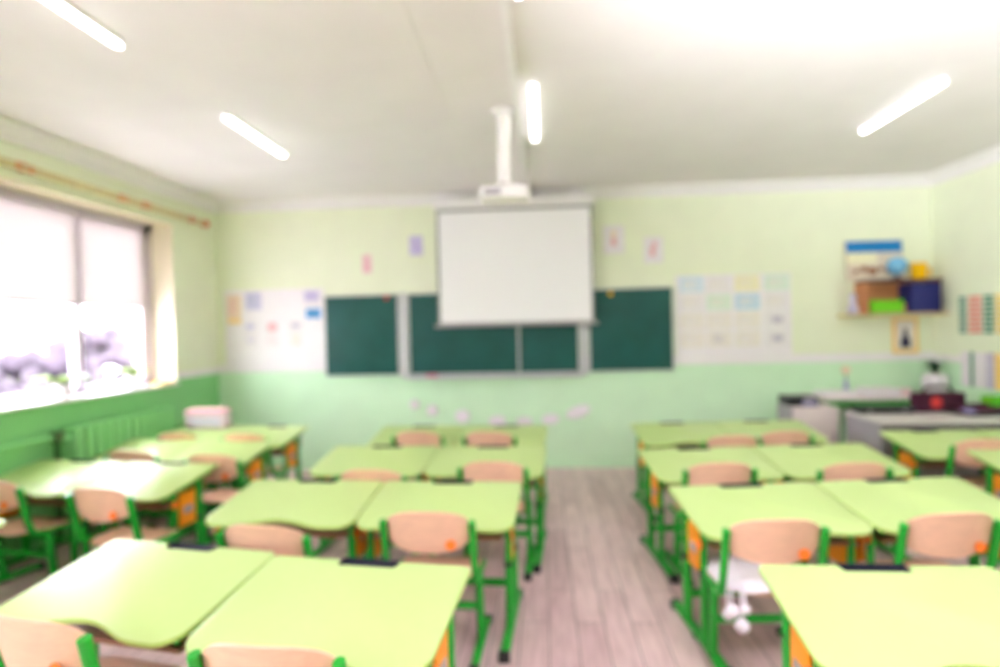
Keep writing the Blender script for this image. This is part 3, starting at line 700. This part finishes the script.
# pot plant standing on a stool in the corner
t = thing('corner_stool', 'plain pale stool in the corner under the potted plant', 'stool', (3.60, 5.80, 0))
bm = bmesh.new(); lathe(bm, [(.13, .70), (.135, .705), (.135, .72), (.13, .725)], 20); obj('seat', bm, M['ivory'], t)
for k in range(4):
    a = PI / 4 + k * PI / 2; bm = bmesh.new(); tube(bm, [(.12 * math.cos(a), .12 * math.sin(a), 0), (.09 * math.cos(a), .09 * math.sin(a), .70)], .015, n=8); obj('leg', bm, M['tan'], t)
t = thing('potted_plant', 'dark-leaved plant in a bulky white pot in the corner', 'plant', (3.60, 5.80, .7255))
t.scale = (.8, .8, .9)
bm = bmesh.new(); lathe(bm, [(.07, 0), (.11, .02), (.135, .09), (.125, .16), (.10, .19), (.09, .18), (.06, .1)], 22); obj('pot', bm, M['pot'], t)
def leaves(n, base, L, up, m, parent, w=.02, seed=1, droop=.5):
    random.seed(seed); bm = bmesh.new()
    for k in range(n):
        a = 2 * PI * k / n + random.uniform(-.3, .3); l = L * random.uniform(.7, 1.1); h = up * random.uniform(.6, 1.2)
        prev = None
        for i in range(6):
            s = i / 5; r = l * s; z = base + h * math.sin(min(1, s * 1.2) * PI * .5) - droop * h * s * s
            ww = w * math.sin(PI * (.12 + .86 * s)) + .001
            c = Vector((r * math.cos(a), r * math.sin(a), z)); sd = Vector((-math.sin(a), math.cos(a), 0)) * ww
            cur = (bm.verts.new(c - sd), bm.verts.new(c + sd))
            if prev: bm.faces.new((prev[0], prev[1], cur[1], cur[0]))
            prev = cur
    bmesh.ops.solidify(bm, geom=bm.faces[:], thickness=.002)
    obj('leaves', bm, m, parent, ang=80)
leaves(11, .16, .15, .20, M['dark_leaf'], t, .022, 4, .35)

# ------------------------------------------------------------------ window side: radiator, pipe, rail, plants
t = thing('radiator', 'green ribbed radiator under the tall side window', 'radiator', (XL, 4.47, 0))
for i in range(12):
    y = -.53 + i * .0964
    obj('section', B((.02, y - .035, .20), (.15, y + .035, .785), .007, 2), M['wall_low_deep'], t)
bm = bmesh.new()
for z in (.26, .715): tube(bm, [(.095, -.56, z), (.095, .56, z)], .03, n=12)
obj('manifold', bm, M['wall_low_deep'], t)
for y in (-.4, .4): obj('bracket', B((0, y - .012, .69), (.06, y + .012, .71)), M['wall_low_deep'], t)
t = thing('heating_pipe', 'green heating pipe with bent riser beside the radiator', 'pipe', (XL, 3.0, 0))
bm = bmesh.new(); tube(bm, arc_pts([(.06, -4.5, .735), (.06, .83, .735), (.095, .86, .715), (.095, .91, .715)], .03), .02, n=12); obj('run', bm, M['wall_low_deep'], t)
bm = bmesh.new(); tube(bm, arc_pts([(.07, .83, .01), (.07, .83, .72)], .03), .02, n=12); obj('riser', bm, mat('dark_green_paint', (62, 110, 58), .5, .4), t)
bm = bmesh.new(); box(bm, (.04, .80, .70), (.10, .865, .77), .01); obj('valve', bm, mat('dark_valve_paint', (70, 96, 60), .5, .4), t)
t = thing('curtain_rail', 'golden curtain rail with rust-coloured leaf ornaments above the windows', 'curtain rail', (XL + .07, 0, 2.50))
bm = bmesh.new(); tube(bm, [(0, -1.0, 0), (0, 5.66, 0)], .028, n=12); obj('rod', bm, M['rail'], t)
for y in (-.5, 2.5, 5.3): obj('bracket', B((-.07, y - .012, -.012), (.0, y + .012, .012), .003), M['rail'], t)
bm = bmesh.new(); tube(bm, [(0, 5.65, 0), (0, 5.72, 0)], .036, n=14); obj('finial', bm, M['rust'], t)
for k, (y, L) in enumerate(((3.62, .12), (4.52, .09), (4.80, .09), (5.45, .06), (2.9, .1))):
    bm = bmesh.new()
    for i in range(7):
        a = i * 2.4; c = Vector((.022 * math.cos(a), y + (i / 6 - .5) * L, .022 * math.sin(a)))
        bmesh.ops.create_icosphere(bm, subdivisions=1, radius=.024, matrix=Matrix.Translation(c) @ Matrix.Scale(.45, 4, Vector((math.cos(a), 0, math.sin(a)))))
    obj('leaf_ornament', bm, M['rust'], t)
for (y, L, w, h, lab, sd) in ((4.06, .20, .026, .085, 'broad yellow-green plant in a white pot, nearer of two on the sill', 2), (4.80, .15, .022, .085, 'smaller yellow-green plant on the sill near the window reveal', 3)):
    t = thing('sill_plant', lab, 'plant', (XL - .075, y, Z0 + .0225))
    bm = bmesh.new(); lathe(bm, [(.04, 0), (.045, .004), (.058, .09), (.062, .095), (.056, .098), (.05, .085)], 20); obj('pot', bm, M['pot'], t)
    leaves(26, .09, L, h, M['leaf'], t, w, sd, .5)
tag(obj('small_book', B((-.05, -.09, 0), (.05, .09, .022), .003), PAP['amber'], None, (XL - .03, 5.13, Z0 + .0225)), 'small tan book at the far end of the window sill', 'book')

# ------------------------------------------------------------------ outdoors
struct('ground', B((-90, -40, -3.2), (-4.2, 60, -3.1)), M['snow'])
def bush(x, y, h, r, label, seed):
    random.seed(seed); t = thing('garden_tree', label, 'tree', (x, y, -3.1), 0, 'bare mauve trees outside')
    bm = bmesh.new(); tube(bm, [(0, 0, 0), (.1, .05, h * .5), (0, 0, h * .7)], .18, n=8); obj('trunk', bm, M['mauve'], t)
    bm = bmesh.new()
    for k in range(90):
        a = random.uniform(0, 2 * PI); q = r * math.sqrt(random.random()); z = h * random.uniform(.35, 1) ; f = 1 - max(0, (z / h - .6)) * 1.4
        bmesh.ops.create_icosphere(bm, subdivisions=1, radius=random.uniform(.35, .6), matrix=Matrix.Translation((q * math.cos(a) * f, q * math.sin(a) * f, z)))
    obj('crown', bm, M['mauve'], t, ang=60)
bush(-21, 26.5, 4.6, 2.4, 'bare mauve tree outside seen through the far pane', 11)
bush(-26.3, 28, 3.6, 2.5, 'bare mauve tree outside seen through the pane at the edge of view', 12)
t = thing('garden_house', 'low mauve house with a flat gable outside the window', 'house', (-34, 32, -3.1), .5)
obj('wall', B((-5, -4, 0), (5, 4, 3.6)), M['mauve_wall'], t)
bm = bmesh.new(); v = [bm.verts.new(p) for p in ((-5.4, -4.4, 3.6), (5.4, -4.4, 3.6), (5.4, 4.4, 3.6), (-5.4, 4.4, 3.6), (-5.4, 0, 5.2), (5.4, 0, 5.2))]
for q in ((0, 1, 5, 4), (2, 3, 4, 5), (0, 4, 3), (1, 2, 5), (0, 3, 2, 1)): bm.faces.new([v[i] for i in q])
obj('roof', bm, M['snow'], t)
for x in (-3, 0, 3): obj('house_window', B((x - .6, -4.05, 1.3), (x + .6, -3.98, 2.7)), M['pvc'], t)

# ------------------------------------------------------------------ light
w = bpy.data.worlds.new('sky'); SC.world = w; w.use_nodes = True
nt = w.node_tree; bg = nt.nodes['Background']
bg.inputs['Color'].default_value = (.95, .95, 1.05, 1); bg.inputs['Strength'].default_value = 2.45

def area(name, loc, rot, size, sy, e, col=(1, 1, 1)):
    l = bpy.data.lights.new(name, 'AREA'); l.shape = 'RECTANGLE'; l.size = size; l.size_y = sy; l.energy = e; l.color = col
    o = bpy.data.objects.new(name, l); C.objects.link(o); o.location = loc; o.rotation_euler = rot
    return o
# the photographer's flash, turned up at the ceiling
l = bpy.data.lights.new('bounce_flash', 'SPOT'); l.energy = 158; l.spot_size = math.radians(95); l.spot_blend = 1; l.shadow_soft_size = .06; l.color = (.96, .94, 1.08)
o = bpy.data.objects.new('bounce_flash', l); C.objects.link(o); o.location = (.2, -.1, 1.62)
o.rotation_euler = (Vector((1.1, .9, 2.75)) - o.location).to_track_quat('-Z', 'Y').to_euler()

# ------------------------------------------------------------------ camera
cam = bpy.data.cameras.new('camera'); co = bpy.data.objects.new('camera', cam); C.objects.link(co)
cam.sensor_width = 36; cam.lens = 21.6; cam.clip_start = .05
r = Vector((.99725063, .07053176, -.02272543)); u = Vector((.02211533, .0094189, .99971106)); f = Vector((-.07072542, .99746506, -.00783317))
co.matrix_world = Matrix(((r.x, u.x, -f.x, 0), (r.y, u.y, -f.y, 0), (r.z, u.z, -f.z, 1.4), (0, 0, 0, 1)))
cam.dof.use_dof = True; cam.dof.focus_distance = .8; cam.dof.aperture_fstop = 1.55
SC.camera = co
SC.view_settings.view_transform = 'Standard'; SC.view_settings.look = 'None'
SC.view_settings.gamma = 1; SC.view_settings.use_curve_mapping = False
SC.view_settings.exposure = 3.17
SC.cycles.use_denoising = True
SC.cycles.max_bounces = 12; SC.cycles.diffuse_bounces = 6; SC.cycles.caustics_reflective = False; SC.cycles.caustics_refractive = False
SC.cycles.sample_clamp_indirect = 8
